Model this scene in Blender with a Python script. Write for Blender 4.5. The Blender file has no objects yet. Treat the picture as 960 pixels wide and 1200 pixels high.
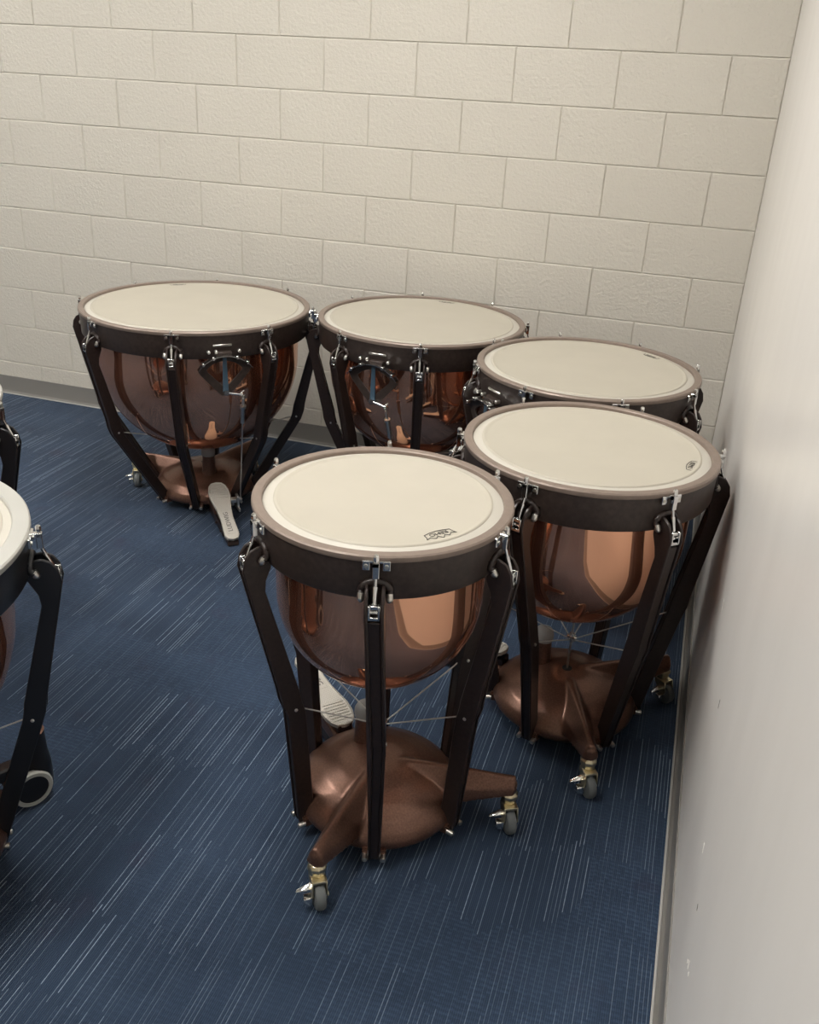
import bpy, bmesh, math, random
from mathutils import Matrix, Vector
random.seed(7)
S = bpy.context.scene
C = S.collection
R_ = math.radians
PI = math.pi

# ------------------------------------------------------------------ camera, world, exposure
cam_d = bpy.data.cameras.new('camera'); cam = bpy.data.objects.new('camera', cam_d); C.objects.link(cam)
YAW, PIT, ROL = -0.28677, -0.445237, 0.054088
fw = Vector((math.sin(YAW)*math.cos(PIT), math.cos(YAW)*math.cos(PIT), math.sin(PIT)))
rt = fw.cross(Vector((0, 0, 1))).normalized(); up = rt.cross(fw)
r2 = math.cos(ROL)*rt + math.sin(ROL)*up; u2 = -math.sin(ROL)*rt + math.cos(ROL)*up
M = Matrix((r2, u2, -fw)).transposed().to_4x4(); M.translation = Vector((-0.18676, -3.94701, 1.68194))
cam.matrix_world = M
cam_d.sensor_fit = 'HORIZONTAL'; cam_d.sensor_width = 36; cam_d.lens = 1069.41/960*36
cam_d.clip_start = 0.02
S.camera = cam
w = bpy.data.worlds.new('world'); S.world = w; w.use_nodes = True
w.node_tree.nodes['Background'].inputs[0].default_value = (0.9, 0.95, 1, 1)
w.node_tree.nodes['Background'].inputs[1].default_value = 0.05
S.view_settings.view_transform = 'Standard'; S.view_settings.look = 'None'
S.view_settings.gamma = 1.0; S.view_settings.use_curve_mapping = False
S.view_settings.exposure = 0.0
LAMP = 27.2          # strength of the ceiling lamps
LAMP_COL = (1.0, 0.98, 0.94, 1)

# ------------------------------------------------------------------ materials
class G:
    def __init__(s, name):
        s.m = bpy.data.materials.new(name); s.m.use_nodes = True
        s.nt = s.m.node_tree; s.b = s.nt.nodes['Principled BSDF']
    def n(s, t, **k):
        o = s.nt.nodes.new(t)
        for a, v in k.items(): setattr(o, a, v)
        return o
    def put(s, inp, v):
        if isinstance(v, bpy.types.NodeSocket): s.nt.links.new(v, inp)
        else: inp.default_value = v
    def m_(s, op, a, b=0.0, c=None):
        o = s.n('ShaderNodeMath', operation=op); s.put(o.inputs[0], a); s.put(o.inputs[1], b)
        if c is not None: s.put(o.inputs[2], c)
        return o.outputs[0]
    def xyz(s, x, y, z=0.0):
        o = s.n('ShaderNodeCombineXYZ'); s.put(o.inputs[0], x); s.put(o.inputs[1], y); s.put(o.inputs[2], z); return o.outputs[0]
    def white(s, v):
        o = s.n('ShaderNodeTexWhiteNoise', noise_dimensions='3D'); s.put(o.inputs['Vector'], v); return o.outputs['Value']
    def noise(s, v, scale, detail=2.0, rough=0.5):
        o = s.n('ShaderNodeTexNoise'); s.put(o.inputs['Vector'], v); o.inputs['Scale'].default_value = scale
        o.inputs['Detail'].default_value = detail; o.inputs['Roughness'].default_value = rough; return o.outputs['Fac']
    def mix(s, f, a, b):
        o = s.n('ShaderNodeMix', data_type='RGBA'); s.put(o.inputs[0], f); s.put(o.inputs[6], a); s.put(o.inputs[7], b); return o.outputs[2]
    def ramp(s, f, a, b):
        o = s.n('ShaderNodeMapRange'); s.put(o.inputs[0], f); o.inputs[1].default_value = a; o.inputs[2].default_value = b; return o.outputs[0]
    def bump(s, h, strength, dist):
        o = s.n('ShaderNodeBump'); o.inputs['Strength'].default_value = strength; o.inputs['Distance'].default_value = dist
        s.put(o.inputs['Height'], h); s.nt.links.new(o.outputs[0], s.b.inputs['Normal']); return o
    def obj(s): return s.n('ShaderNodeTexCoord').outputs['Object']
    def pos(s): return s.n('ShaderNodeNewGeometry').outputs['Position']
    def base(s, col=None, rough=None, metal=None, **k):
        if col is not None: s.put(s.b.inputs['Base Color'], (*col, 1) if isinstance(col, tuple) and len(col) == 3 else col)
        if rough is not None: s.put(s.b.inputs['Roughness'], rough)
        if metal is not None: s.put(s.b.inputs['Metallic'], metal)
        for a, v in k.items(): s.put(s.b.inputs[a], v)
        return s

def simple(name, col, rough, metal=0.0, **k):
    g = G(name).base(col, rough, metal, **k); return g.m

MAT = {}
MAT['chrome'] = simple('chrome', (0.78, 0.78, 0.77), 0.16, 1.0)
MAT['steel'] = simple('satin_steel', (0.62, 0.6, 0.56), 0.3, 1.0)
MAT['wire'] = simple('bright_wire', (0.62, 0.61, 0.58), 0.5, 0.3)
MAT['zinc'] = simple('yellow_zinc', (0.72, 0.64, 0.45), 0.28, 1.0)
MAT['black'] = simple('black_enamel', (0.012, 0.012, 0.014), 0.3)
MAT['rubber'] = simple('grey_rubber', (0.13, 0.14, 0.14), 0.6)
MAT['knob'] = simple('knob_rubber', (0.3, 0.29, 0.28), 0.5)
MAT['tyre'] = simple('pale_tyre', (0.42, 0.43, 0.40), 0.5)
MAT['pointer'] = simple('blue_grey_pointer', (0.05, 0.09, 0.13), 0.35)
MAT['ink'] = simple('logo_ink', (0.06, 0.055, 0.05), 0.6)
MAT['hole'] = simple('dark_hole', (0.01, 0.008, 0.007), 0.8)  # near-black colour paints the shade inside the base's centre opening
MAT['letter'] = simple('pedal_letter', (0.17, 0.16, 0.15), 0.55, 0.3)

def paint_metal(name, col, rough, metal, scale, strength, dist=0.0006, var=0.2):
    g = G(name); o = g.obj()
    nz = g.noise(o, scale, 3)
    g.base(g.mix(g.ramp(nz, 0.35, 0.7), (*[c*(1-var) for c in col], 1), (*[min(1, c*(1+var)) for c in col], 1)), rough, metal)
    g.bump(nz, strength, dist); return g.m
MAT['hoop'] = paint_metal('brown_hoop_enamel', (0.235, 0.182, 0.150), 0.42, 0.25, 60, 0.05, var=.05)
MAT['ring'] = paint_metal('dark_ring_enamel', (0.046, 0.033, 0.028), 0.4, 0.2, 80, 0.08)
MAT['strut'] = paint_metal('strut_enamel', (0.026, 0.0165, 0.014), 0.33, 0.15, 120, 0.08)
MAT['base'] = paint_metal('hammered_bronze', (0.175, 0.093, 0.066), 0.31, 0.65, 230, 0.22)
MAT['silver_hoop'] = paint_metal('silver_hoop', (0.55, 0.54, 0.50), 0.4, 0.5, 4, 0.02, var=.04)

def mk_copper():
    g = G('polished_copper'); o = g.obj()
    g.base((0.97, 0.53, 0.33), 0.045, 1.0)
    g.bump(g.noise(o, 9, 1), 0.05, 0.004)
    h = g.n('ShaderNodeBsdfPrincipled'); h.inputs['Base Color'].default_value = (0.95, 0.46, 0.32, 1)
    h.inputs['Metallic'].default_value = 1.0; h.inputs['Roughness'].default_value = 0.5
    mx = g.n('ShaderNodeMixShader'); mx.inputs[0].default_value = 0.24
    out = [n for n in g.nt.nodes if n.type == 'OUTPUT_MATERIAL'][0]
    g.nt.links.new(g.b.outputs[0], mx.inputs[1]); g.nt.links.new(h.outputs[0], mx.inputs[2]); g.nt.links.new(mx.outputs[0], out.inputs[0])
    return g.m
MAT['copper'] = mk_copper()

def mk_head():
    g = G('cream_drumhead'); o = g.obj()
    nz = g.noise(o, 7, 3)
    g.base(g.mix(g.ramp(nz, 0.3, 0.7), (0.425, 0.39, 0.323, 1), (0.445, 0.41, 0.34, 1)), 0.55)
    g.b.inputs['Specular IOR Level'].default_value = 0.3
    g.bump(g.noise(o, 600, 2), 0.04, 0.0003); return g.m
MAT['head'] = mk_head()
MAT['collar'] = simple('bare_head_collar', (0.49, 0.46, 0.40), 0.4)

def mk_pedal():
    g = G('cast_pedal'); o = g.obj()
    sp = g.n('ShaderNodeSeparateXYZ'); g.put(sp.inputs[0], o)
    s = g.m_('SINE', g.m_('MULTIPLY', sp.outputs[1], 900.0)); t = g.m_('SINE', g.m_('MULTIPLY', sp.outputs[0], 700.0))
    g.base((0.48, 0.45, 0.40), 0.5, 0.35); g.bump(g.m_('MULTIPLY', s, t), 0.35, 0.0012); return g.m
MAT['pedal'] = mk_pedal()

def mk_block():
    g = G('painted_concrete_block'); p = g.pos()
    oi = g.n('ShaderNodeObjectInfo').outputs['Random']
    a = g.noise(p, 75, 4, 0.6); b = g.noise(p, 2.2, 2)
    col = g.mix(g.m_('MULTIPLY_ADD', oi, 0.35, g.m_('MULTIPLY', b, 0.5)), (0.57, 0.535, 0.47, 1), (0.605, 0.57, 0.505, 1))
    g.base(col, 0.55); g.b.inputs['Specular IOR Level'].default_value = 0.3
    g.bump(a, 0.9, 0.006); return g.m
MAT['block'] = mk_block()
MAT['mortar'] = simple('painted_mortar', (0.56, 0.53, 0.47), 0.6)

def mk_rwall():
    g = G('painted_side_wall'); p = g.pos()
    sp = g.n('ShaderNodeSeparateXYZ'); g.put(sp.inputs[0], p)
    st = g.noise(g.xyz(0.0, g.m_('MULTIPLY', sp.outputs[1], 3.0), g.m_('MULTIPLY', sp.outputs[2], 1.2)), 2.5, 4)
    g.base(g.mix(g.ramp(st, 0.3, 0.7), (0.70, 0.67, 0.635, 1), (0.74, 0.71, 0.675, 1)), 0.32)
    g.bump(g.noise(p, 140, 2), 0.06, 0.002); return g.m
MAT['rwall'] = mk_rwall()
MAT['plainwall'] = simple('painted_far_wall', (0.58, 0.55, 0.49), 0.6)
MAT['ceil'] = simple('ceiling_tile', (0.75, 0.74, 0.70), 0.9)
MAT['cove'] = simple('grey_rubber_base', (0.20, 0.19, 0.175), 0.42)
MAT['toe'] = simple('pale_base_toe', (0.40, 0.39, 0.37), 0.5)  # paler than the cove: light caught by its lower edge, painted in
MAT['chip'] = simple('white_scuff', (0.85, 0.83, 0.78), 0.6)
MAT['scuff'] = simple('dark_scuff', (0.22, 0.20, 0.18), 0.6)
MAT['white_trim'] = simple('white_metal_trim', (0.75, 0.75, 0.73), 0.5)
def mk_lens():
    g = G('lamp_lens'); g.base((0.9, 0.9, 0.88), 0.5)
    g.b.inputs['Emission Color'].default_value = LAMP_COL; g.b.inputs['Emission Strength'].default_value = LAMP; return g.m
MAT['lens'] = mk_lens()

def mk_carpet():
    g = G('striped_carpet'); sp = g.n('ShaderNodeSeparateXYZ'); g.put(sp.inputs[0], g.pos())
    x, y = sp.outputs[0], sp.outputs[1]
    P = 0.0088
    cx = g.m_('FLOOR', g.m_('DIVIDE', x, P)); fx = g.m_('FRACT', g.m_('DIVIDE', x, P))
    tx = g.m_('FLOOR', g.m_('DIVIDE', g.m_('MULTIPLY_ADD', g.noise(g.xyz(0.0, y, 2.0), 2.0, 0), 0.5, x), 0.45))
    rc = g.white(g.xyz(cx, 3.0, 7.0))
    # bands along the pile: each line starts and ends a little earlier or later than the next
    wob = g.noise(g.xyz(x, g.m_('MULTIPLY', y, 0.3), 0.0), 3.0, 1)
    yy = g.m_('ADD', g.m_('DIVIDE', y, 0.23), g.m_('MULTIPLY_ADD', rc, 0.22, g.m_('MULTIPLY', wob, 1.5)))
    sg = g.m_('FLOOR', yy)
    band = g.white(g.xyz(tx, sg, 1.0))
    on = g.white(g.xyz(cx, sg, 5.0))
    gain = g.ramp(band, 0.15, 0.75)
    lines = g.m_('MULTIPLY', g.m_('POWER', on, 3.2), g.m_('LESS_THAN', fx, 0.24))
    brk = g.ramp(g.noise(g.xyz(g.m_('MULTIPLY', cx, 3.1), g.m_('MULTIPLY', y, 90.0), 0.0), 1.0, 2), 0.25, 0.6)
    lines = g.m_('MULTIPLY', g.m_('MULTIPLY', lines, g.m_('MULTIPLY_ADD', gain, 0.85, 0.15)), g.m_('MULTIPLY_ADD', brk, 0.5, 0.5))
    rib = g.m_('MULTIPLY_ADD', g.m_('SINE', g.m_('MULTIPLY', x, 2*PI/0.0044)), 0.5, 0.5)
    # bands without lines carry rows of short cross dashes
    row = g.m_('MULTIPLY_ADD', g.m_('SINE', g.m_('MULTIPLY', g.m_('MULTIPLY_ADD', rc, 0.003, y), 2*PI/0.0125)), 0.5, 0.5)
    dash = g.white(g.xyz(g.m_('FLOOR', g.m_('DIVIDE', x, 0.0088)), g.m_('FLOOR', g.m_('DIVIDE', y, 0.0125)), 9.0))
    tex = g.m_('MULTIPLY', g.m_('MULTIPLY', row, dash), g.ramp(band, 0.6, 0.2))
    fine = g.noise(g.pos(), 520, 2)
    big = g.noise(g.xyz(x, g.m_('MULTIPLY', y, 1.6), 0.0), 2.6, 3)
    k = g.m_('ADD', g.m_('MULTIPLY', rib, 0.16), g.m_('ADD', g.m_('MULTIPLY', tex, 0.24), g.m_('ADD', g.m_('MULTIPLY', fine, 0.30), g.m_('MULTIPLY', big, 0.40))))
    col = g.mix(g.ramp(k, 0.15, 1.1), (0.0085, 0.0150, 0.030, 1), (0.072, 0.114, 0.190, 1))
    pur = g.ramp(g.noise(g.xyz(x, y, 4.0), 6.0, 2), 0.62, 0.75)
    col = g.mix(g.m_('MULTIPLY', pur, 0.35), col, (0.035, 0.026, 0.05, 1))
    col = g.mix(g.m_('MULTIPLY', lines, 1.0), col, (0.27, 0.34, 0.43, 1))
    g.base(col, 0.9); g.b.inputs['Specular IOR Level'].default_value = 0.15
    g.b.inputs['Sheen Weight'].default_value = 0.12; g.b.inputs['Sheen Roughness'].default_value = 0.4
    g.bump(g.m_('ADD', g.m_('MULTIPLY', rib, 0.6), fine), 0.5, 0.003); return g.m
MAT['carpet'] = mk_carpet()

# ------------------------------------------------------------------ mesh helpers
class MB:
    def __init__(s): s.v = []; s.f = []
    def add(s, vs, fs, M=None):
        o = len(s.v)
        s.v += [tuple(M @ Vector(p)) if M else tuple(p) for p in vs]
        s.f += [tuple(i+o for i in f) for f in fs]; return s
    def box(s, x0, x1, y0, y1, z0, z1, M=None):
        return s.add([(x, y, z) for x in (x0, x1) for y in (y0, y1) for z in (z0, z1)],
                     [(0, 1, 3, 2), (4, 6, 7, 5), (0, 4, 5, 1), (2, 3, 7, 6), (0, 2, 6, 4), (1, 5, 7, 3)], M)
    def lathe(s, prof, n=64, closed=False, M=None):
        vs, rings = [], []
        for r, z in prof:
            if r < 1e-6: rings.append([len(vs)]*n); vs.append((0, 0, z))
            else:
                rings.append(list(range(len(vs), len(vs)+n)))
                vs += [(r*math.cos(2*PI*i/n), r*math.sin(2*PI*i/n), z) for i in range(n)]
        fs = []
        m = len(prof)
        for a in range(m if closed else m-1):
            p, q = rings[a], rings[(a+1) % m]
            for i in range(n):
                j = (i+1) % n; f = []
                for k in (p[i], p[j], q[j], q[i]):
                    if k not in f: f.append(k)
                if len(f) > 2: fs.append(tuple(f))
        return s.add(vs, fs, M)
    def tube(s, pts, rad, n=10, M=None):
        pts = [Vector(p) for p in pts]; m = len(pts)
        rr = rad if isinstance(rad, (list, tuple)) else [rad]*m
        vs = []; ref = None
        for i, p in enumerate(pts):
            t = (pts[min(i+1, m-1)] - pts[max(i-1, 0)]).normalized()
            if ref is None: ref = Vector((0, 0, 1)) if abs(t.z) < 0.9 else Vector((1, 0, 0))
            a = (ref - t*ref.dot(t)).normalized(); ref = a; b = t.cross(a)
            vs += [tuple(p + rr[i]*(math.cos(2*PI*k/n)*a + math.sin(2*PI*k/n)*b)) for k in range(n)]
        fs = [(i*n+k, i*n+(k+1) % n, (i+1)*n+(k+1) % n, (i+1)*n+k) for i in range(m-1) for k in range(n)]
        fs += [tuple(range(n))[::-1], tuple(range((m-1)*n, m*n))]
        return s.add(vs, fs, M)
    def prism(s, poly, y0, y1, M=None):           # poly in (x, z), extruded along y
        n = len(poly)
        vs = [(x, y0, z) for x, z in poly] + [(x, y1, z) for x, z in poly]
        fs = [tuple(range(n)), tuple(range(2*n-1, n-1, -1))] + [(i, i+n, (i+1) % n+n, (i+1) % n) for i in range(n)]
        return s.add(vs, fs, M)
    def ball(s, c, r, n=12, sz=1.0):
        prof = [(r*math.sin(PI*i/8), -r*sz*math.cos(PI*i/8)) for i in range(9)]
        prof[0] = (0, prof[0][1]); prof[-1] = (0, prof[-1][1])
        return s.lathe(prof, n, False, Matrix.Translation(Vector(c)))
    def mesh(s, name, mat, bevel=0.0, seg=1, smooth=40, warp=None):
        if warp: s.v = [warp(p) for p in s.v]
        me = bpy.data.meshes.new(name); bm = bmesh.new()
        bv = [bm.verts.new(p) for p in s.v]
        for f in s.f:
            try: bm.faces.new([bv[i] for i in f])
            except ValueError: pass
        bmesh.ops.recalc_face_normals(bm, faces=bm.faces)
        if bevel:
            es = [e for e in bm.edges if len(e.link_faces) == 2 and e.calc_face_angle(0) > 0.5]
            bmesh.ops.bevel(bm, geom=es, offset=bevel, segments=seg, affect='EDGES', clamp_overlap=True)
        bm.to_mesh(me); bm.free()
        me.materials.append(MAT[mat])
        me.polygons.foreach_set('use_smooth', [True]*len(me.polygons))
        me.set_sharp_from_angle(angle=R_(smooth)); return me

def link(name, me, parent=None, rz=0.0, loc=(0, 0, 0)):
    o = bpy.data.objects.new(name, me); C.objects.link(o)
    o.parent = parent; o.rotation_euler = (0, 0, rz); o.location = loc; return o
def thing(name, label, cat, loc, group=None, rz=0):
    o = bpy.data.objects.new(name, None); C.objects.link(o); o.location = loc; o.rotation_euler.z = rz
    o.empty_display_size = 0.1
    o['label'] = label; o['category'] = cat
    if group: o['group'] = group
    return o
def struct(name, me, label=None, cat=None):
    o = link(name, me); o['kind'] = 'structure'
    if label: o['label'] = label; o['category'] = cat
    return o
def text_mesh(txt, size, depth, name, mat):
    cu = bpy.data.curves.new(name, 'FONT'); cu.body = txt; cu.size = size; cu.extrude = depth
    cu.align_x = 'CENTER'; cu.align_y = 'CENTER'; cu.resolution_u = 3
    o = bpy.data.objects.new(name, cu); C.objects.link(o)
    bpy.context.view_layer.update()
    me = bpy.data.meshes.new_from_object(o.evaluated_get(bpy.context.evaluated_depsgraph_get()))
    bpy.data.objects.remove(o); bpy.data.curves.remove(cu)
    me.name = name; me.materials.clear(); me.materials.append(MAT[mat]); return me

# ------------------------------------------------------------------ room
X0, Y0, ZC = -6.0, -6.6, 3.35
DZ = -0.021           # lowest block course starts just under the carpet
BL, BH, J = 0.4064, 0.2032, 0.0012
struct('floor', MB().box(X0, 0, Y0, 0.0, -0.05, 0).mesh('floor', 'carpet'), 'dark blue striped carpet covering the whole floor', 'carpet')
wb = struct('wall_back', MB().box(X0, 0.2, 0.0048, 0.2, -0.05, ZC+.05).mesh('wall_back', 'mortar'),
            'painted beige concrete block wall behind the drums', 'wall')
struct('wall_right', MB().box(0, 0.15, Y0, 0.0048, -0.05, ZC+.05).mesh('wall_right', 'rwall'), 'smooth painted greige wall beside the drums', 'wall')
struct('wall_left', MB().box(X0-.15, X0, Y0, 0.2, -0.05, ZC+.05).mesh('wall_left', 'plainwall'), 'plain beige wall across the room', 'wall')
struct('wall_front', MB().box(X0-.15, .15, Y0-.15, Y0, -0.05, ZC+.05).mesh('wall_front', 'plainwall'), 'plain beige wall facing the block wall', 'wall')
struct('ceiling', MB().box(X0-.15, .15, Y0-.15, .2, ZC, ZC+.1).mesh('ceiling', 'ceil'), 'white tiled ceiling with lamps', 'ceiling')
# blocks: one mesh for a full block, one for a half
def block_mesh(wd, name):
    w_, h_ = wd/2-J/2, BH/2-J/2
    out = [(-w_, -h_), (w_, -h_), (w_, h_), (-w_, h_)]
    inn = [(-w_+.0035, -h_+.0014), (w_-.0035, -h_+.0014), (w_-.0035, h_-.0056), (-w_+.0035, h_-.0056)]
    vs = [(x, .012, z) for x, z in out]+[(x, .0046, z) for x, z in out]+[(x, 0, z) for x, z in inn]
    fs = [(0, 1, 2, 3), (8, 9, 10, 11)] + [(k*4+i, k*4+(i+1) % 4, k*4+4+(i+1) % 4, k*4+4+i) for k in (0, 1) for i in range(4)]
    return MB().add(vs, fs).mesh(name, 'block', smooth=20)
full = block_mesh(BL-J, 'block'); half = block_mesh(BL/2-J, 'half_block')
for k in range(17):
    zc = DZ + (k+.5)*BH
    even = k % 2 == 1            # courses that start with a whole block in the corner
    xr = 0.0
    n = 0
    while xr > -4.9:
        if not even and n == 0: wd, me = BL/2, half
        else: wd, me = BL, full
        o = link('block', me, wb, 0, (xr-wd/2, random.uniform(-.0007, .0007), zc))
        o.rotation_euler = (random.uniform(-.0015, .0015), 0, random.uniform(-.001, .001))
        xr -= wd; n += 1
# rubber cove base
def cove(length):
    prof = [(0, 0.1), (0.004, 0.099), (0.004, 0.02), (0.007, 0.010), (0.014, 0.003), (0.0145, 0.0), (0, 0)]
    return MB().prism([(x, z) for x, z in prof], -length, 0)
bb = MB(); bb.add(*[(lambda m: (m.v, m.f))(cove(6.0))][0], M=Matrix.Rotation(-PI/2, 4, 'Z'))
struct('baseboard_back', bb.mesh('baseboard_back', 'cove', smooth=50), 'grey rubber cove base along the block wall', 'baseboard')
br = MB(); br.add(*[(lambda m: (m.v, m.f))(cove(6.6))][0], M=Matrix.Scale(-1, 4, (1, 0, 0)))
struct('baseboard_right', br.mesh('baseboard_right', 'cove', smooth=50), 'grey rubber cove base along the smooth wall', 'baseboard')
struct('trim_1', MB().box(X0, -.0145, -.019, -.0125, 0, .006).mesh('trim_1', 'toe', .002), 'pale edge strip at the foot of the block wall', 'trim')  # added strips carry the highlight of the cove's flared edge in their colour
struct('trim_2', MB().box(-.019, -.0125, Y0, -.0125, 0, .006).mesh('trim_2', 'toe', .002), 'pale edge strip at the foot of the smooth wall', 'trim')
wr = bpy.data.objects['wall_right']
for yy, zz, hy, hz, mt in ((-2.62, .47, .003, .010, 'chip'), (-2.78, .36, .002, .008, 'chip'), (-2.80, .362, .002, .003, 'chip'), (-2.76, .345, .0015, .004, 'chip'),
                           (-2.36, .60, .0012, .010, 'scuff'), (-2.72, .43, .004, .004, 'scuff'), (-2.0, .62, .0012, .018, 'chip')):
    link('scuff_mark', MB().add([(-.0008, -hy, -hz), (-.0008, hy*.4, -hz*.6), (-.0008, hy, hz), (-.0008, -hy*.3, hz*.7), (.001, -hy, -hz), (.001, hy*.4, -hz*.6), (.001, hy, hz), (.001, -hy*.3, hz*.7)],
         [(0, 1, 2, 3), (0, 4, 5, 1), (1, 5, 6, 2), (2, 6, 7, 3), (3, 7, 4, 0)]).mesh('scuff_mark', mt), wr, 0, (0, yy, zz))
# ceiling lamps
fr = MB()
for a in ((-.31, .31, -.62, -.59), (-.31, .31, .59, .62), (-.31, -.28, -.59, .59), (.28, .31, -.59, .59)): fr.box(*a, -.012, .01)
frm = fr.mesh('lamp_frame', 'white_trim'); lens = MB().box(-.28, .28, -.59, .59, -.004, .008).mesh('lamp_lens', 'lens')
for lx, ly, where in ((-1.4, -1.75, 'above the copper drums by the block wall'), (-3.9, -1.75, 'by the block wall away from the drums'), (-1.6, -3.75, 'over the open carpet beside the smooth wall'), (-3.9, -3.75, 'over the open carpet away from the smooth wall')):
    t = thing('ceiling_lamp', 'white recessed ceiling lamp panel ' + where, 'lamp', (lx, ly, ZC-.002), 'ceiling lamp panels')
    link('frame', frm, t); link('lens', lens, t)

# ------------------------------------------------------------------ shared drum hardware
def bake(me_src, mods, mat, name):
    o = bpy.data.objects.new(name, me_src); C.objects.link(o)
    for typ, kw in mods:
        m = o.modifiers.new(typ, typ)
        for a, v in kw.items(): setattr(m, a, v)
    bpy.context.view_layer.update()
    me = bpy.data.meshes.new_from_object(o.evaluated_get(bpy.context.evaluated_depsgraph_get()))
    bpy.data.objects.remove(o)
    me.name = name; me.materials.clear(); me.materials.append(MAT[mat])
    me.polygons.foreach_set('use_smooth', [True]*len(me.polygons)); return me

ARM = R_(128)        # caster arms sit this far round from the pedal
def make_base():
    m = MB()
    m.lathe([(0, .04), (.17, .04), (.196, .045), (.206, .056), (.207, .07), (.198, .089), (.175, .111), (.14, .131), (.10, .146), (.06, .155), (.03, .158), (0, .159)], 72)
    for a in (ARM, -ARM):
        Mx = Matrix.Rotation(a, 4, 'Z')
        secs = [(.05, .05, .018, .08, .160), (.12, .048, .013, .075, .162), (.20, .042, .010, .080, .161), (.27, .032, .010, .096, .159), (.338, .022, .011, .112, .157)]
        vs = []
        for r, wb_, wt, zb, zt in secs:
            vs += [(r, -wb_, zb), (r, wb_, zb), (r, wb_*.8, zb+(zt-zb)*.45), (r, wt*.6, zt-.002), (r, 0, zt), (r, -wt*.6, zt-.002), (r, -wb_*.8, zb+(zt-zb)*.45)]
        n = 7; k = len(secs)
        fs = [(i*n+j, i*n+(j+1) % n, (i+1)*n+(j+1) % n, (i+1)*n+j) for i in range(k-1) for j in range(n)]
        fs += [tuple(range(n)), tuple(range((k-1)*n, k*n))[::-1]]
        m.add(vs, fs, Mx)
        m.tube([(.326*math.cos(a), .326*math.sin(a), .106), (.326*math.cos(a), .326*math.sin(a), .14)], .0175, 16)
    m.box(.12, .30, -.03, .03, .045, .085)
    src = m.mesh('drum_base_src', 'base')
    return bake(src, [('REMESH', dict(mode='VOXEL', voxel_size=.0048)), ('SMOOTH', dict(factor=.5, iterations=7))], 'base', 'drum_base')
BASE = make_base()
SBASE = MB().lathe([(0, .04), (.23, .04), (.262, .046), (.274, .058), (.275, .074), (.262, .094), (.22, .118), (.16, .140), (.10, .153), (0, .159)], 72).mesh('round_base', 'base', smooth=60)
HOLE_SHADE = MB().lathe([(0, .1600), (.013, .1600), (.0145, .1590), (.0145, .150), (0, .150)], 20).mesh('centre_hole', 'hole')  # solid dark disc on the closed dome, painted shade of an opening
POST = MB().lathe([(.034, .12), (.031, .137), (.028, .16), (.0245, .225), (0, .225)], 24, M=Matrix.Translation((.085, 0, 0))).mesh('pedal_post', 'base', smooth=50)
KNOB = MB().lathe([(.0, .222), (.027, .222), (.029, .232), (.028, .246), (.022, .258), (.012, .264), (0, .266)], 24, M=Matrix.Translation((.085, 0, 0))).mesh('post_knob', 'knob', smooth=60)
# caster, local origin on the stem axis at the floor, wheel trailing to +x
def c_side(y0, y1): cs.prism([(-.010, .078), (.030, .078), (.036, .050), (.030, .026), (.018, .024), (.008, .046), (-.010, .064)], y0, y1)
cs = MB(); cs.box(-.010, .030, -.0165, .0165, .072, .079); c_side(-.0175, -.0145); c_side(.0145, .0175)
cs.tube([(.022, -.022, .033), (.022, .022, .033)], .006, 10)
CAST_FORK = cs.mesh('caster_fork', 'zinc', .001)
CAST_NUT = MB().lathe([(0, .076), (.014, .076), (.0195, .081), (.0195, .092), (.0225, .094), (.0225, .103), (.017, .110), (0, .110)], 8).mesh('caster_nut', 'zinc', .0008, smooth=20)
CAST_WHEEL = MB().lathe([(0, -.0125), (.024, -.0125), (.030, -.0105), (.033, -.005), (.033, .005), (.030, .0105), (.024, .0125), (0, .0125)], 28,
                        M=Matrix.Translation((.022, 0, .033)) @ Matrix.Rotation(PI/2, 4, 'X')).mesh('caster_wheel', 'rubber')
lv = MB()
lv.add([(.004, -.016, .060), (.022, -.016, .056), (.016, -.052, .048), (.010, -.050, .051), (.004, -.016, .055), (.022, -.016, .051), (.016, -.052, .044), (.010, -.050, .046)],
       [(0, 1, 2, 3), (4, 5, 6, 7), (0, 1, 5, 4), (1, 2, 6, 5), (2, 3, 7, 6), (3, 0, 4, 7)])
lv.box(.016, .034, -.036, -.016, .018, .040)
CAST_LEVER = lv.mesh('brake_lever', 'chrome', .0016)
# pedal, radial frame
def pedal_mesh():
    L = [(-.155, .0), (-.150, .022), (-.135, .034), (-.11, .041), (-.075, .042), (-.04, .036), (0, .029), (.05, .0255), (.10, .028), (.135, .0285), (.152, .020), (.158, 0)]
    pl = L + [(x, -y) for x, y in L[-2:0:-1]]
    n = len(pl)
    vs = [(x, y, .0) for x, y in pl] + [(x, y, .011) for x, y in pl] + [(x*.975, y*.91, .013) for x, y in pl] + [(x*.955, y*.86, .0105) for x, y in pl]
    fs = [tuple(range(n))[::-1]] + [(a*n+i, a*n+(i+1) % n, (a+1)*n+(i+1) % n, (a+1)*n+i) for a in range(3) for i in range(n)] + [tuple(range(3*n, 4*n))]
    return MB().add(vs, fs).mesh('pedal', 'pedal', smooth=35)
PEDAL = pedal_mesh()
rg = MB()
for i in range(7): rg.box(-.135+i*.011, -.131+i*.011, -.030, .030, .0095, .0122)
PED_RIB = rg.mesh('pedal_ribs', 'pedal', .0006)
PED_TXT = text_mesh('LUDWIG', .026, .0007, 'pedal_lettering', 'letter')
pn = MB()
for a in ((-.062, .062, -.0165, -.0145), (-.062, .062, .0145, .0165), (-.064, -.062, -.0165, .0165), (.062, .064, -.0165, .0165)): pn.box(*a, 0, .0016)
PED_PANEL = pn.mesh('lettering_border', 'pedal')
ub = MB(); ub.box(.18, .43, -.026, .026, .012, .05); ub.prism([(.20, .03), (.49, .0), (.50, .004), (.495, .02), (.24, .10), (.20, .11)], -.021, .021)
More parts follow.
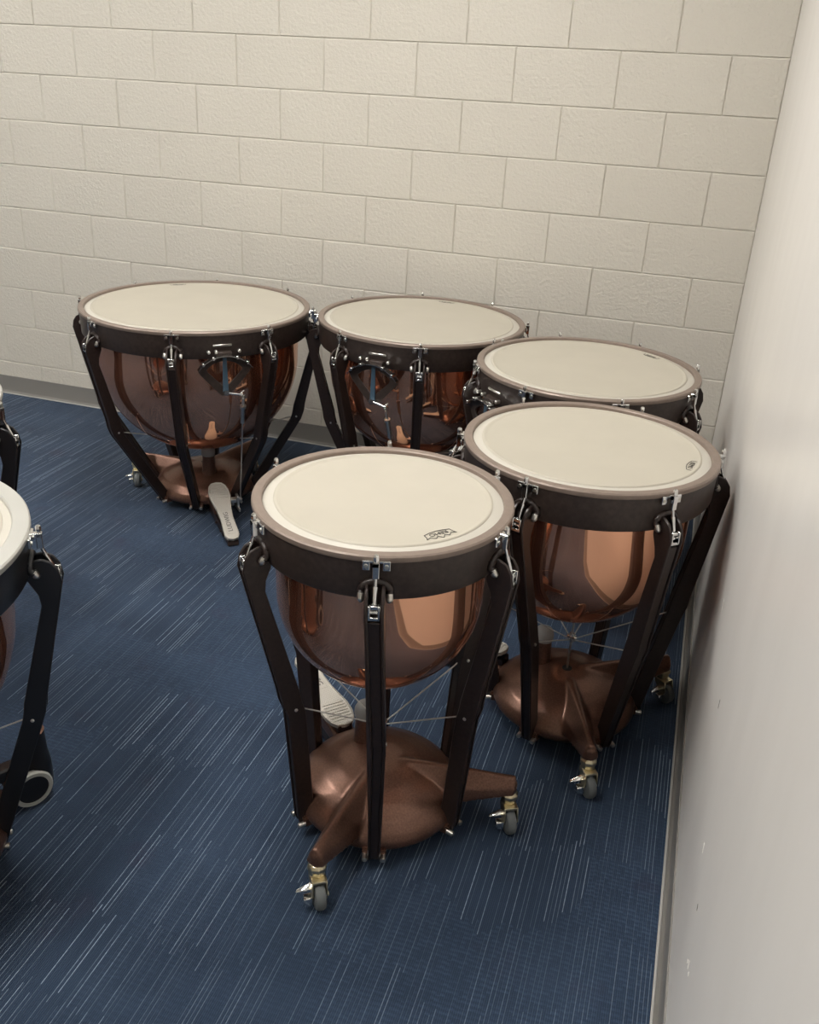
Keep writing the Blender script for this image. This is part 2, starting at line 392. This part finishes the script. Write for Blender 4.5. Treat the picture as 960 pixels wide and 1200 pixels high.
ub.tube([(.33, -.034, .03), (.33, .034, .03)], .006, 10); ub.tube([(.40, -.032, .024), (.40, .032, .024)], .006, 10)
PED_BODY = ub.mesh('pedal_body', 'strut', .004, 2)
bk = MB(); bk.box(.272, .297, .02, .066, .088, .104); bk.box(.268, .304, .064, .074, .058, .118); bk.box(.302, .322, .066, .073, .056, .072); bk.tube([(.284, .052, .096), (.284, .086, .096)], .008, 12)
PED_BRK = bk.mesh('linkage_bracket', 'steel', .0015)

CROWN = [(-.031, -.006), (-.033, .006), (-.036, .012), (-.025, .0075), (-.0165, .016), (-.0085, .009), (0, .019), (.0085, .009), (.0165, .016), (.025, .0075), (.036, .012), (.033, .006), (.031, -.006), (.016, -.010), (0, -.0115), (-.016, -.010)]
def logo_mesh():
    m = MB(); n = len(CROWN)
    for i in range(n):
        a, b = Vector((*CROWN[i], 0)), Vector((*CROWN[(i+1) % n], 0)); d = (b-a).normalized(); p = Vector((-d.y, d.x, 0))*.0009
        q = [a-p-d*.0006, b-p+d*.0006, b+p+d*.0006, a+p-d*.0006]
        m.add([tuple(v) for v in q]+[(v.x, v.y, .0005) for v in q], [(0, 1, 2, 3), (4, 5, 6, 7), (0, 1, 5, 4), (1, 2, 6, 5), (2, 3, 7, 6), (3, 0, 4, 7)])
    t = text_mesh('REMO', .0165, .00025, 'remo', 'ink')
    m.add([tuple(v.co+Vector((0, -.001, .0003))) for v in t.vertices], [tuple(p.vertices) for p in t.polygons])
    me = bpy.data.meshes.new('head_logo'); me.from_pydata(m.v, [], m.f); me.materials.append(MAT['ink']); return me
LOGO = logo_mesh()

# ------------------------------------------------------------------ one kettle drum
def arc(cx, cz, r, a0, a1, n): return [(cx+r*math.cos(a0+(a1-a0)*i/n), cz+r*math.sin(a0+(a1-a0)*i/n)) for i in range(n+1)]

def timpani(label, x, y, R, H, nl, lug0, ped, logo=None, logor=.072, style='bronze', casters=None, tilt=10, off=(0, 0), crot=(-55, -62)):
    root = thing('kettle_drum', label, 'drum', (x, y, 0), 'kettle drums in the rehearsal room')
    sil = style == 'silver'
    SM = 'black' if sil else 'strut'
    FL = .036 if sil else .023                      # width of the hoop's top flange
    ex = .008 if sil else 0.0                       # struts stand further out on the silver drums
    rb = R-.049 if not sil else R-.055              # bowl radius
    zc = .640
    # bowl
    prof = [(rb+.002, H-.010), (rb+.002, H-.06), (rb, zc+.02)]
    dep = rb if rb < .36 else rb*1.0
    prof += [(rb*math.cos(PI/2*i/22), zc-dep*math.sin(PI/2*i/22)) for i in range(1, 22)] + [(0, zc-dep)]
    link('bowl', MB().lathe(prof, 96).mesh('bowl', 'copper', smooth=60), root)
    zb = zc-dep
    # ring, hoop, head
    link('ring', MB().lathe([(R-.0035, H-.013), (R-.006, H-.092), (R-.010, H-.099), (rb-.001, H-.099), (rb-.001, H-.013)], 96, True).mesh('ring', 'black' if sil else 'ring', smooth=40), root)
    link('counterhoop', MB().lathe([(R-FL, H-.012), (R-FL+.0005, H-.002), (R-FL+.003, H), (R-.003, H), (R, H-.003), (R+.0005, H-.011), (R-.001, H-.014), (R-.006, H-.014), (R-.008, H-.012)], 96, True)
         .mesh('counterhoop', 'silver_hoop' if sil else 'hoop', smooth=35), root)
    head = link('drumhead', MB().lathe([(rb+.003, H-.0045), (rb+.001, H-.0022), (rb-.003, H-.0016), (rb-.007, H-.0036), (rb-.012, H-.005), (0, H-.005)], 96).mesh('drumhead', 'head', smooth=60), root)
    link('head_collar', MB().lathe([(R-.010, H-.013), (R-FL-.002, H-.0095), (rb+.006, H-.0055), (rb+.0025, H-.0048)], 96).mesh('head_collar', 'collar', smooth=60), head)
    if logo is not None:
        a = R_(logo); r = R-logor
        lg = link('head_logo', LOGO, head, a-PI/2, (r*math.cos(a), r*math.sin(a), H-.0043))
        lg['label'] = 'dark printed crown logo'
    # strut meshes in the radial plane
    rk = R-.054 if not sil else R-.045
    fr = .05 if sil else 0.0
    z1 = .40
    top = [(R-.016, H-.064), (R+.010+ex, H-.058), (R+.028+ex, H-.066), (R+.040+ex, H-.084), (R+.045+ex, H-.110)]
    low_o = [(rk+.034, .435), (rk+.030, .405), (rk+.020, .375), (.224+fr, .055), (.218+fr, .034)]
    low_i = [(.186+fr, .034), (.183+fr, .062), (rk-.024, .372), (rk-.016, .405), (rk-.012, .43)]
    inn = [(R-.001+ex, H-.165), (R-.004+ex, H-.140), (R-.016, H-.112 if not sil else H-.10)]
    outline = top+low_o+low_i+inn
    def squeeze(p):
        t = min(1, max(0, (H-.12-p[2])/(H-.16))); k = 1-.24*t
        return (p[0], p[1]*k, p[2])
    st = MB()
    for sgn in (-1, 1):
        st.prism(outline, sgn*.0125, sgn*.0195)
    zt = H-.124
    xo = R+.045+ex - (R+.045+ex-rk-.034)*((H-.11-zt)/(H-.11-.435)) - .0035
    fill = [(xo, zt)] + [(px-.0035, pz) for px, pz in low_o] + [(px+.002, pz) for px, pz in low_i] + [(R+.001+ex, H-.165), (R-.001+ex, zt-.004)]
    st.prism(fill, -.0130, .0130)
    st.box(R-.016, R-.006, -.013, .013, H-.108, H-.068)
    def lean(ang):                                  # the struts and base stand a little to one side under the bowl
        c_, s_ = math.cos(ang), math.sin(ang); ox, oy = off[0]*c_+off[1]*s_, -off[0]*s_+off[1]*c_
        def f(p):
            t = min(1, max(0, (H-.13-p[2])/(H-.13-.36))); return (p[0]+ox*t, p[1]+oy*t, p[2])
        return f
    def cp(m): q = MB(); q.v = list(m.v); q.f = list(m.f); return q
    st.v = [squeeze(p) for p in st.v]
    STM = st
    er = MB(); pts = [(R-.004, 0.0275*math.cos(t), H-.078+.022*math.sin(t)) for t in [PI*i/12 for i in range(13)]]
    pts = [(R+.004, .0275, H-.084)] + pts + [(R+.004, -.0275, H-.084)]
    er.tube(pts, .0085, 10); er.box(R-.018, R-.002, -.032, .032, H-.076, H-.060)
    EAR = er.mesh('strut_bracket', SM if not sil else 'black', smooth=50)
    pnm = {}
    for sgn in (-1, 1):
        p = MB(); p.tube([(R+.002, sgn*.0275, H-.080), (R+.008, sgn*.0275, H-.089), (R+.010, sgn*.0275, H-.092), (R+.0115, sgn*.0275, H-.095)], [.0078, .0078, .006, .002], 12)
        pnm[sgn] = p.mesh('pin', 'steel', smooth=50)
    cl = MB()
    cx = R+.030+ex
    for sgn in (-1, 1): cl.box(cx-.006, cx+.012, sgn*.0075, sgn*.0118, H-.116, H-.086)
    cl.box(cx-.006, cx+.009, -.0118, .0118, H-.095, H-.087); cl.box(cx-.006, cx+.011, -.0118, .0118, H-.118, H-.111)
    cl.tube([(cx+.002, -.0122, H-.103), (cx+.002, .0122, H-.103)], .004, 10)
    CLEV = cl.mesh('clevis', 'chrome', .001)
    kbm = {}
    for sgn in (-1, 1):
        kb = MB(); kb.tube([(rk, sgn*.015, .385), (rk, sgn*.0185, .385), (rk, sgn*.0195, .385)], [.0042, .0042, .0025], 10)
        kbm[sgn] = kb
    ft = MB()
    for sgn in (-1, 1): ft.box(.178+fr, .214+fr, sgn*.010, sgn*.028, .036, .064)
    fbm = {}
    for sgn in (-1, 1):
        b = MB(); b.tube([(.205+fr, sgn*.021, .046), (.226+fr, sgn*.021, .043), (.228+fr, sgn*.021, .043)], [.0068, .0068, .004], 12); fbm[sgn] = b
    # lug meshes
    lg = MB(); o2 = .012+ex*.75
    lg.box(R-.001, R+.004, -.027, .027, H-.014, H-.0085)
    for sgn in (-1, 1): lg.box(R-.001, R+.005, sgn*.0125, sgn*.027, H-.029, H-.0088)
    lg.box(R-.001, R+o2+.006, -.0065, .0065, H-.016, H-.006); lg.box(R+o2-.006, R+o2+.006, -.0065, .0065, H-.040, H-.006)
    LUG = lg.mesh('tension_lug', 'chrome', .0012, smooth=35)
    lb = {}
    for sgn in (-1, 1):
        b = MB(); b.tube([(R+.004, sgn*.0197, H-.0195), (R+.0075, sgn*.0197, H-.0195)], .0042, 10); lb[sgn] = b.mesh('lug_bolt', 'steel')
    rd = MB(); rd.tube([(R+o2, 0, H+.006), (R+o2, 0, H-.034), (cx, 0, H-.092)], .0036, 10)
    rd.tube([(R+o2+(cx-R-o2)*.35, 0, H-.055), (cx-.001, 0, H-.087)], .0052, 10)
    rd.lathe([(0, H-.002), (.0058, H-.002), (.0058, H+.007), (.0042, H+.0095), (0, H+.0105)], 6, False, Matrix.Translation((R+o2, 0, 0)))
    ROD = rd.mesh('tension_rod', 'chrome', smooth=40)
    pr = MB(); pr.tube([(.012, 0, .262), (rk, 0, .385)], .0019, 6)
    cache = {}
    def lower(ang):
        key = ang if any(off) else 0
        if key not in cache:
            L = lean(ang)
            cache[key] = dict(strut=cp(STM).mesh('strut', SM, .0018, 1, smooth=35, warp=L), foot=cp(ft).mesh('foot_clamp', 'base' if not sil else 'black', .004, 2, warp=L),
                              rod=cp(pr).mesh('pull_rod', 'wire', warp=L), kb={k: cp(m).mesh('knee_bolt', 'steel', warp=L) for k, m in kbm.items()},
                              fb={k: cp(m).mesh('foot_bolt', 'steel', warp=L) for k, m in fbm.items()})
        return cache[key]
    for i in range(nl):
        a = R_(lug0+360/nl*i); q = lower(a)
        s = link('strut', q['strut'], root, a)
        link('strut_bracket', EAR, s); link('clevis', CLEV, s); link('foot_clamp', q['foot'], s)
        for sgn in (-1, 1): link('pin', pnm[sgn], s); link('knee_bolt', q['kb'][sgn], s); link('foot_bolt', q['fb'][sgn], s)
        l = link('tension_lug', LUG, root, a)
        for sgn in (-1, 1): link('lug_bolt', lb[sgn], l)
        link('tension_rod', ROD, l)
        link('pull_rod', q['rod'], root, a)
    # spider hub and centre rod
    hb = link('spider_hub', MB().lathe([(0, .250), (.008, .250), (.008, .256), (.0145, .257), (.0145, .268), (.008, .270), (.007, .278), (0, .278)], 12).mesh('spider_hub', 'chrome', smooth=30), root, 0, (off[0], off[1], 0))
    link('centre_rod', MB().tube([(0, 0, .16), (0, 0, max(zb+.003, .272))], .0032, 8).mesh('centre_rod', 'steel'), hb)
    # base
    pa = R_(ped)
    bs = link('drum_base', SBASE if sil else BASE, root, pa, (off[0], off[1], 0))
    link('centre_hole', HOLE_SHADE, bs)
    if casters is None:
        for sg in (1, -1):
            a = sg*ARM
            cst = link('caster', CAST_FORK, root, R_(crot[0 if sg > 0 else 1]), (.326*math.cos(pa+a)+off[0], .326*math.sin(pa+a)+off[1], 0))
            link('caster_nut', CAST_NUT, cst); link('wheel', CAST_WHEEL, cst); link('brake_lever', CAST_LEVER, cst)
        po = link('pedal_post', POST, root, pa, (off[0], off[1], 0)); link('post_knob', KNOB, po)
        pb = link('pedal_body', PED_BODY, root, pa, (off[0], off[1], 0))
        pe = link('pedal', PEDAL, root); pe.matrix_local = Matrix.Translation((off[0], off[1], 0)) @ Matrix.Rotation(pa, 4, 'Z') @ Matrix.Translation((.352, 0, .083+max(0, 20-tilt)*.0013)) @ Matrix.Rotation(R_(tilt), 4, 'Y')
        link('pedal_ribs', PED_RIB, pe)
        link('lettering_border', PED_PANEL, pe, 0, (.065, 0, .0098))
        link('pedal_lettering', PED_TXT, pe, PI, (.065, 0, .0112))
        link('linkage_bracket', PED_BRK, pb)
        # tuning gauge on the bowl ring, above the pedal
        rg_ = R+.014; pz = H-.216
        ga = []
        top_o = [(.098*math.sin(t)/math.sin(1.0), H-.078-.105*(1-math.cos(t))) for t in [1.0-2.0*i/16 for i in range(17)]]
        outer = top_o + [(-.090, H-.145), (-.055, H-.185), (-.016, pz-.012), (.016, pz-.012), (.055, H-.185), (.090, H-.145)]
        cyy = H-.135
        inner = [(py*.66, cyy+(z_-cyy)*.60) for py, z_ in outer]
        n = len(outer)
        vs = [(rg_, p, z_) for p, z_ in outer]+[(rg_, p, z_) for p, z_ in inner]+[(rg_+.006, p, z_) for p, z_ in outer]+[(rg_+.006, p, z_) for p, z_ in inner]
        fs = []
        for i in range(n):
            j = (i+1) % n
            fs += [(i, j, n+j, n+i), (2*n+i, 3*n+i, 3*n+j, 2*n+j), (i, 2*n+i, 2*n+j, j), (n+i, n+j, 3*n+j, 3*n+i)]
        gm = MB().add(vs, fs)
        gm.box(rb, rg_+.002, -.03, .03, H-.085, H-.07); 
        gp = link('tuning_gauge', gm.mesh('tuning_gauge', 'ring', .0012), root, pa)
        am = MB(); m = len(top_o)
        vs = []
        for p, z_ in top_o: vs += [(rg_+.006, p, z_-.001), (rg_+.030, p, z_-.001), (rg_+.030, p, z_+.0015), (rg_+.006, p, z_+.0015)]
        fs = [(4*i+k, 4*i+(k+1) % 4, 4*i+4+(k+1) % 4, 4*i+4+k) for i in range(m-1) for k in range(4)] + [(0, 1, 2, 3), (4*m-4, 4*m-3, 4*m-2, 4*m-1)]
        link('gauge_arc', am.add(vs, fs).mesh('gauge_arc', 'chrome', smooth=30), gp)
        for t in (2, 5, 11, 14):
            p, z_ = top_o[t]
            link('note_marker', MB().box(rg_+.004, rg_+.033, p-.0045, p+.0045, z_-.004, z_+.007).mesh('note_marker', 'chrome', .001), gp)
        link('gauge_pointer', MB().add([(rg_+a_, b_, c_) for a_ in (.007, .011) for b_, c_ in ((-.0105, pz), (.0105, pz), (.007, H-.088), (-.007, H-.088))],
             [(0, 1, 2, 3), (4, 5, 6, 7), (0, 1, 5, 4), (1, 2, 6, 5), (2, 3, 7, 6), (3, 0, 4, 7)]).mesh('gauge_pointer', 'pointer', .001), gp)
        cr = MB(); cr.tube([(rg_, 0, pz), (rg_+.022, 0, pz)], .010, 14); cr.tube([(rg_+.016, .0, pz), (rg_+.018, .060, pz-.012)], [.0055, .004], 10)
        cr.tube([(rg_+.012, .060, pz-.012), (rg_+.030, .060, pz-.012)], .006, 10); cr.tube([(rg_+.014, .052, pz-.006), (rg_+.014, .066, pz+.004)], .003, 8)
        link('gauge_crank', cr.mesh('gauge_crank', 'chrome'), gp)
        for sy in (-.055, .055, -.028): link('gauge_screw', MB().tube([(rg_-.004, sy, H-.066), (rg_+.010, sy, H-.066), (rg_+.013, sy, H-.066)], [.006, .006, .003], 10).mesh('gauge_screw', 'steel'), gp)
        p0, p1 = Vector((rg_+.024, .060, pz-.014)), Vector((.284, .082, .097))
        d = p1-p0
        lk = MB(); lk.tube([p0, p1], .003, 8); lk.tube([p0+d*.10, p0+d*.24], .0078, 12); lk.tube([p0+d*.085, p0+d*.105], .0115, 12); lk.tube([p0+d*.02, p0+d*.07], .0055, 10)
        lk.ball(p1, .0085); lk.ball(p0, .0075)
        link('linkage_rod', lk.mesh('linkage_rod', 'steel', warp=lean(pa)), root, pa)
        link('name_bar', MB().box(R-.010, R-.0015, -.034, .034, H-.054, H-.046).mesh('name_bar', 'steel', .002), root, pa)
    else:
        for ca in casters:
            a = R_(ca); cx_, cy_ = .372*math.cos(a), .372*math.sin(a)
            post = link('caster_post', MB().lathe([(0, .02), (.030, .02), (.034, .045), (.034, .10), (.029, .135), (.0275, .193), (0, .193)], 24).mesh('caster_post', 'black', .002, smooth=40), root, a+3.1, (cx_, cy_, 0))
            link('post_cap', MB().lathe([(0, .1925), (.0285, .1925), (.0285, .1955), (.026, .1965), (0, .1965)], 24).mesh('post_cap', 'base', smooth=30), post)
            link('caster_arm', MB().box(.01, .17, -.018, .018, .09, .125).mesh('caster_arm', 'black', .004), post)
            for sgn in (-1, 1):
                Mw = Matrix.Translation((.030, sgn*.031, .050)) @ Matrix.Rotation(PI/2, 4, 'X')
                wl = link('wheel', MB().lathe([(.038, -.009), (.047, -.009), (.050, -.005), (.050, .005), (.047, .009), (.038, .009)], 32, True, Mw).mesh('wheel', 'tyre'), post)
                link('wheel_disc', MB().lathe([(0, -.006), (.039, -.006), (.039, .006), (0, .006)], 24, False, Mw).mesh('wheel_disc', 'black'), post)
    return root

timpani('largest copper kettle drum, with eight struts and its pedal turned out, near the block wall', -2.047, -.7605, .4452, .832, 8, 288.5, 311, logo=131.5, logor=.066, tilt=22)
timpani('second largest copper kettle drum, against the block wall between two others', -1.1817, -.5468, .4041, .832, 8, 286.5, 264, logo=89, logor=.066)
timpani('mid-sized copper kettle drum in the corner of block wall and smooth wall, bowl mostly hidden', -.4808, -.9541, .3674, .846, 8, 293, 225.5, logo=51, logor=.066)
timpani('second smallest copper kettle drum, its strut almost touching the smooth side wall', -.3731, -1.7145, .3234, .861, 6, 252, 162, logo=-10, logor=.066, off=(.024, .016), crot=(-60, -40))
timpani('smallest copper kettle drum, standing in front of the others on two braked casters', -.7491, -2.2431, .2826, .865, 6, 286.5, 136.5, logo=-38, logor=.080, tilt=-5, off=(.02, -.006))
timpani('silver-hooped kettle drum with black struts and large twin-wheel caster', -1.712, -2.84, .412, .835, 6, 31, 220, style='silver', casters=(63, 183, 303))
timpani('silver-hooped kettle drum with black struts, wheels hidden behind its neighbour', -2.262, -2.197, .375, .838, 6, 20, 200, style='silver', casters=(100, 220, 340))
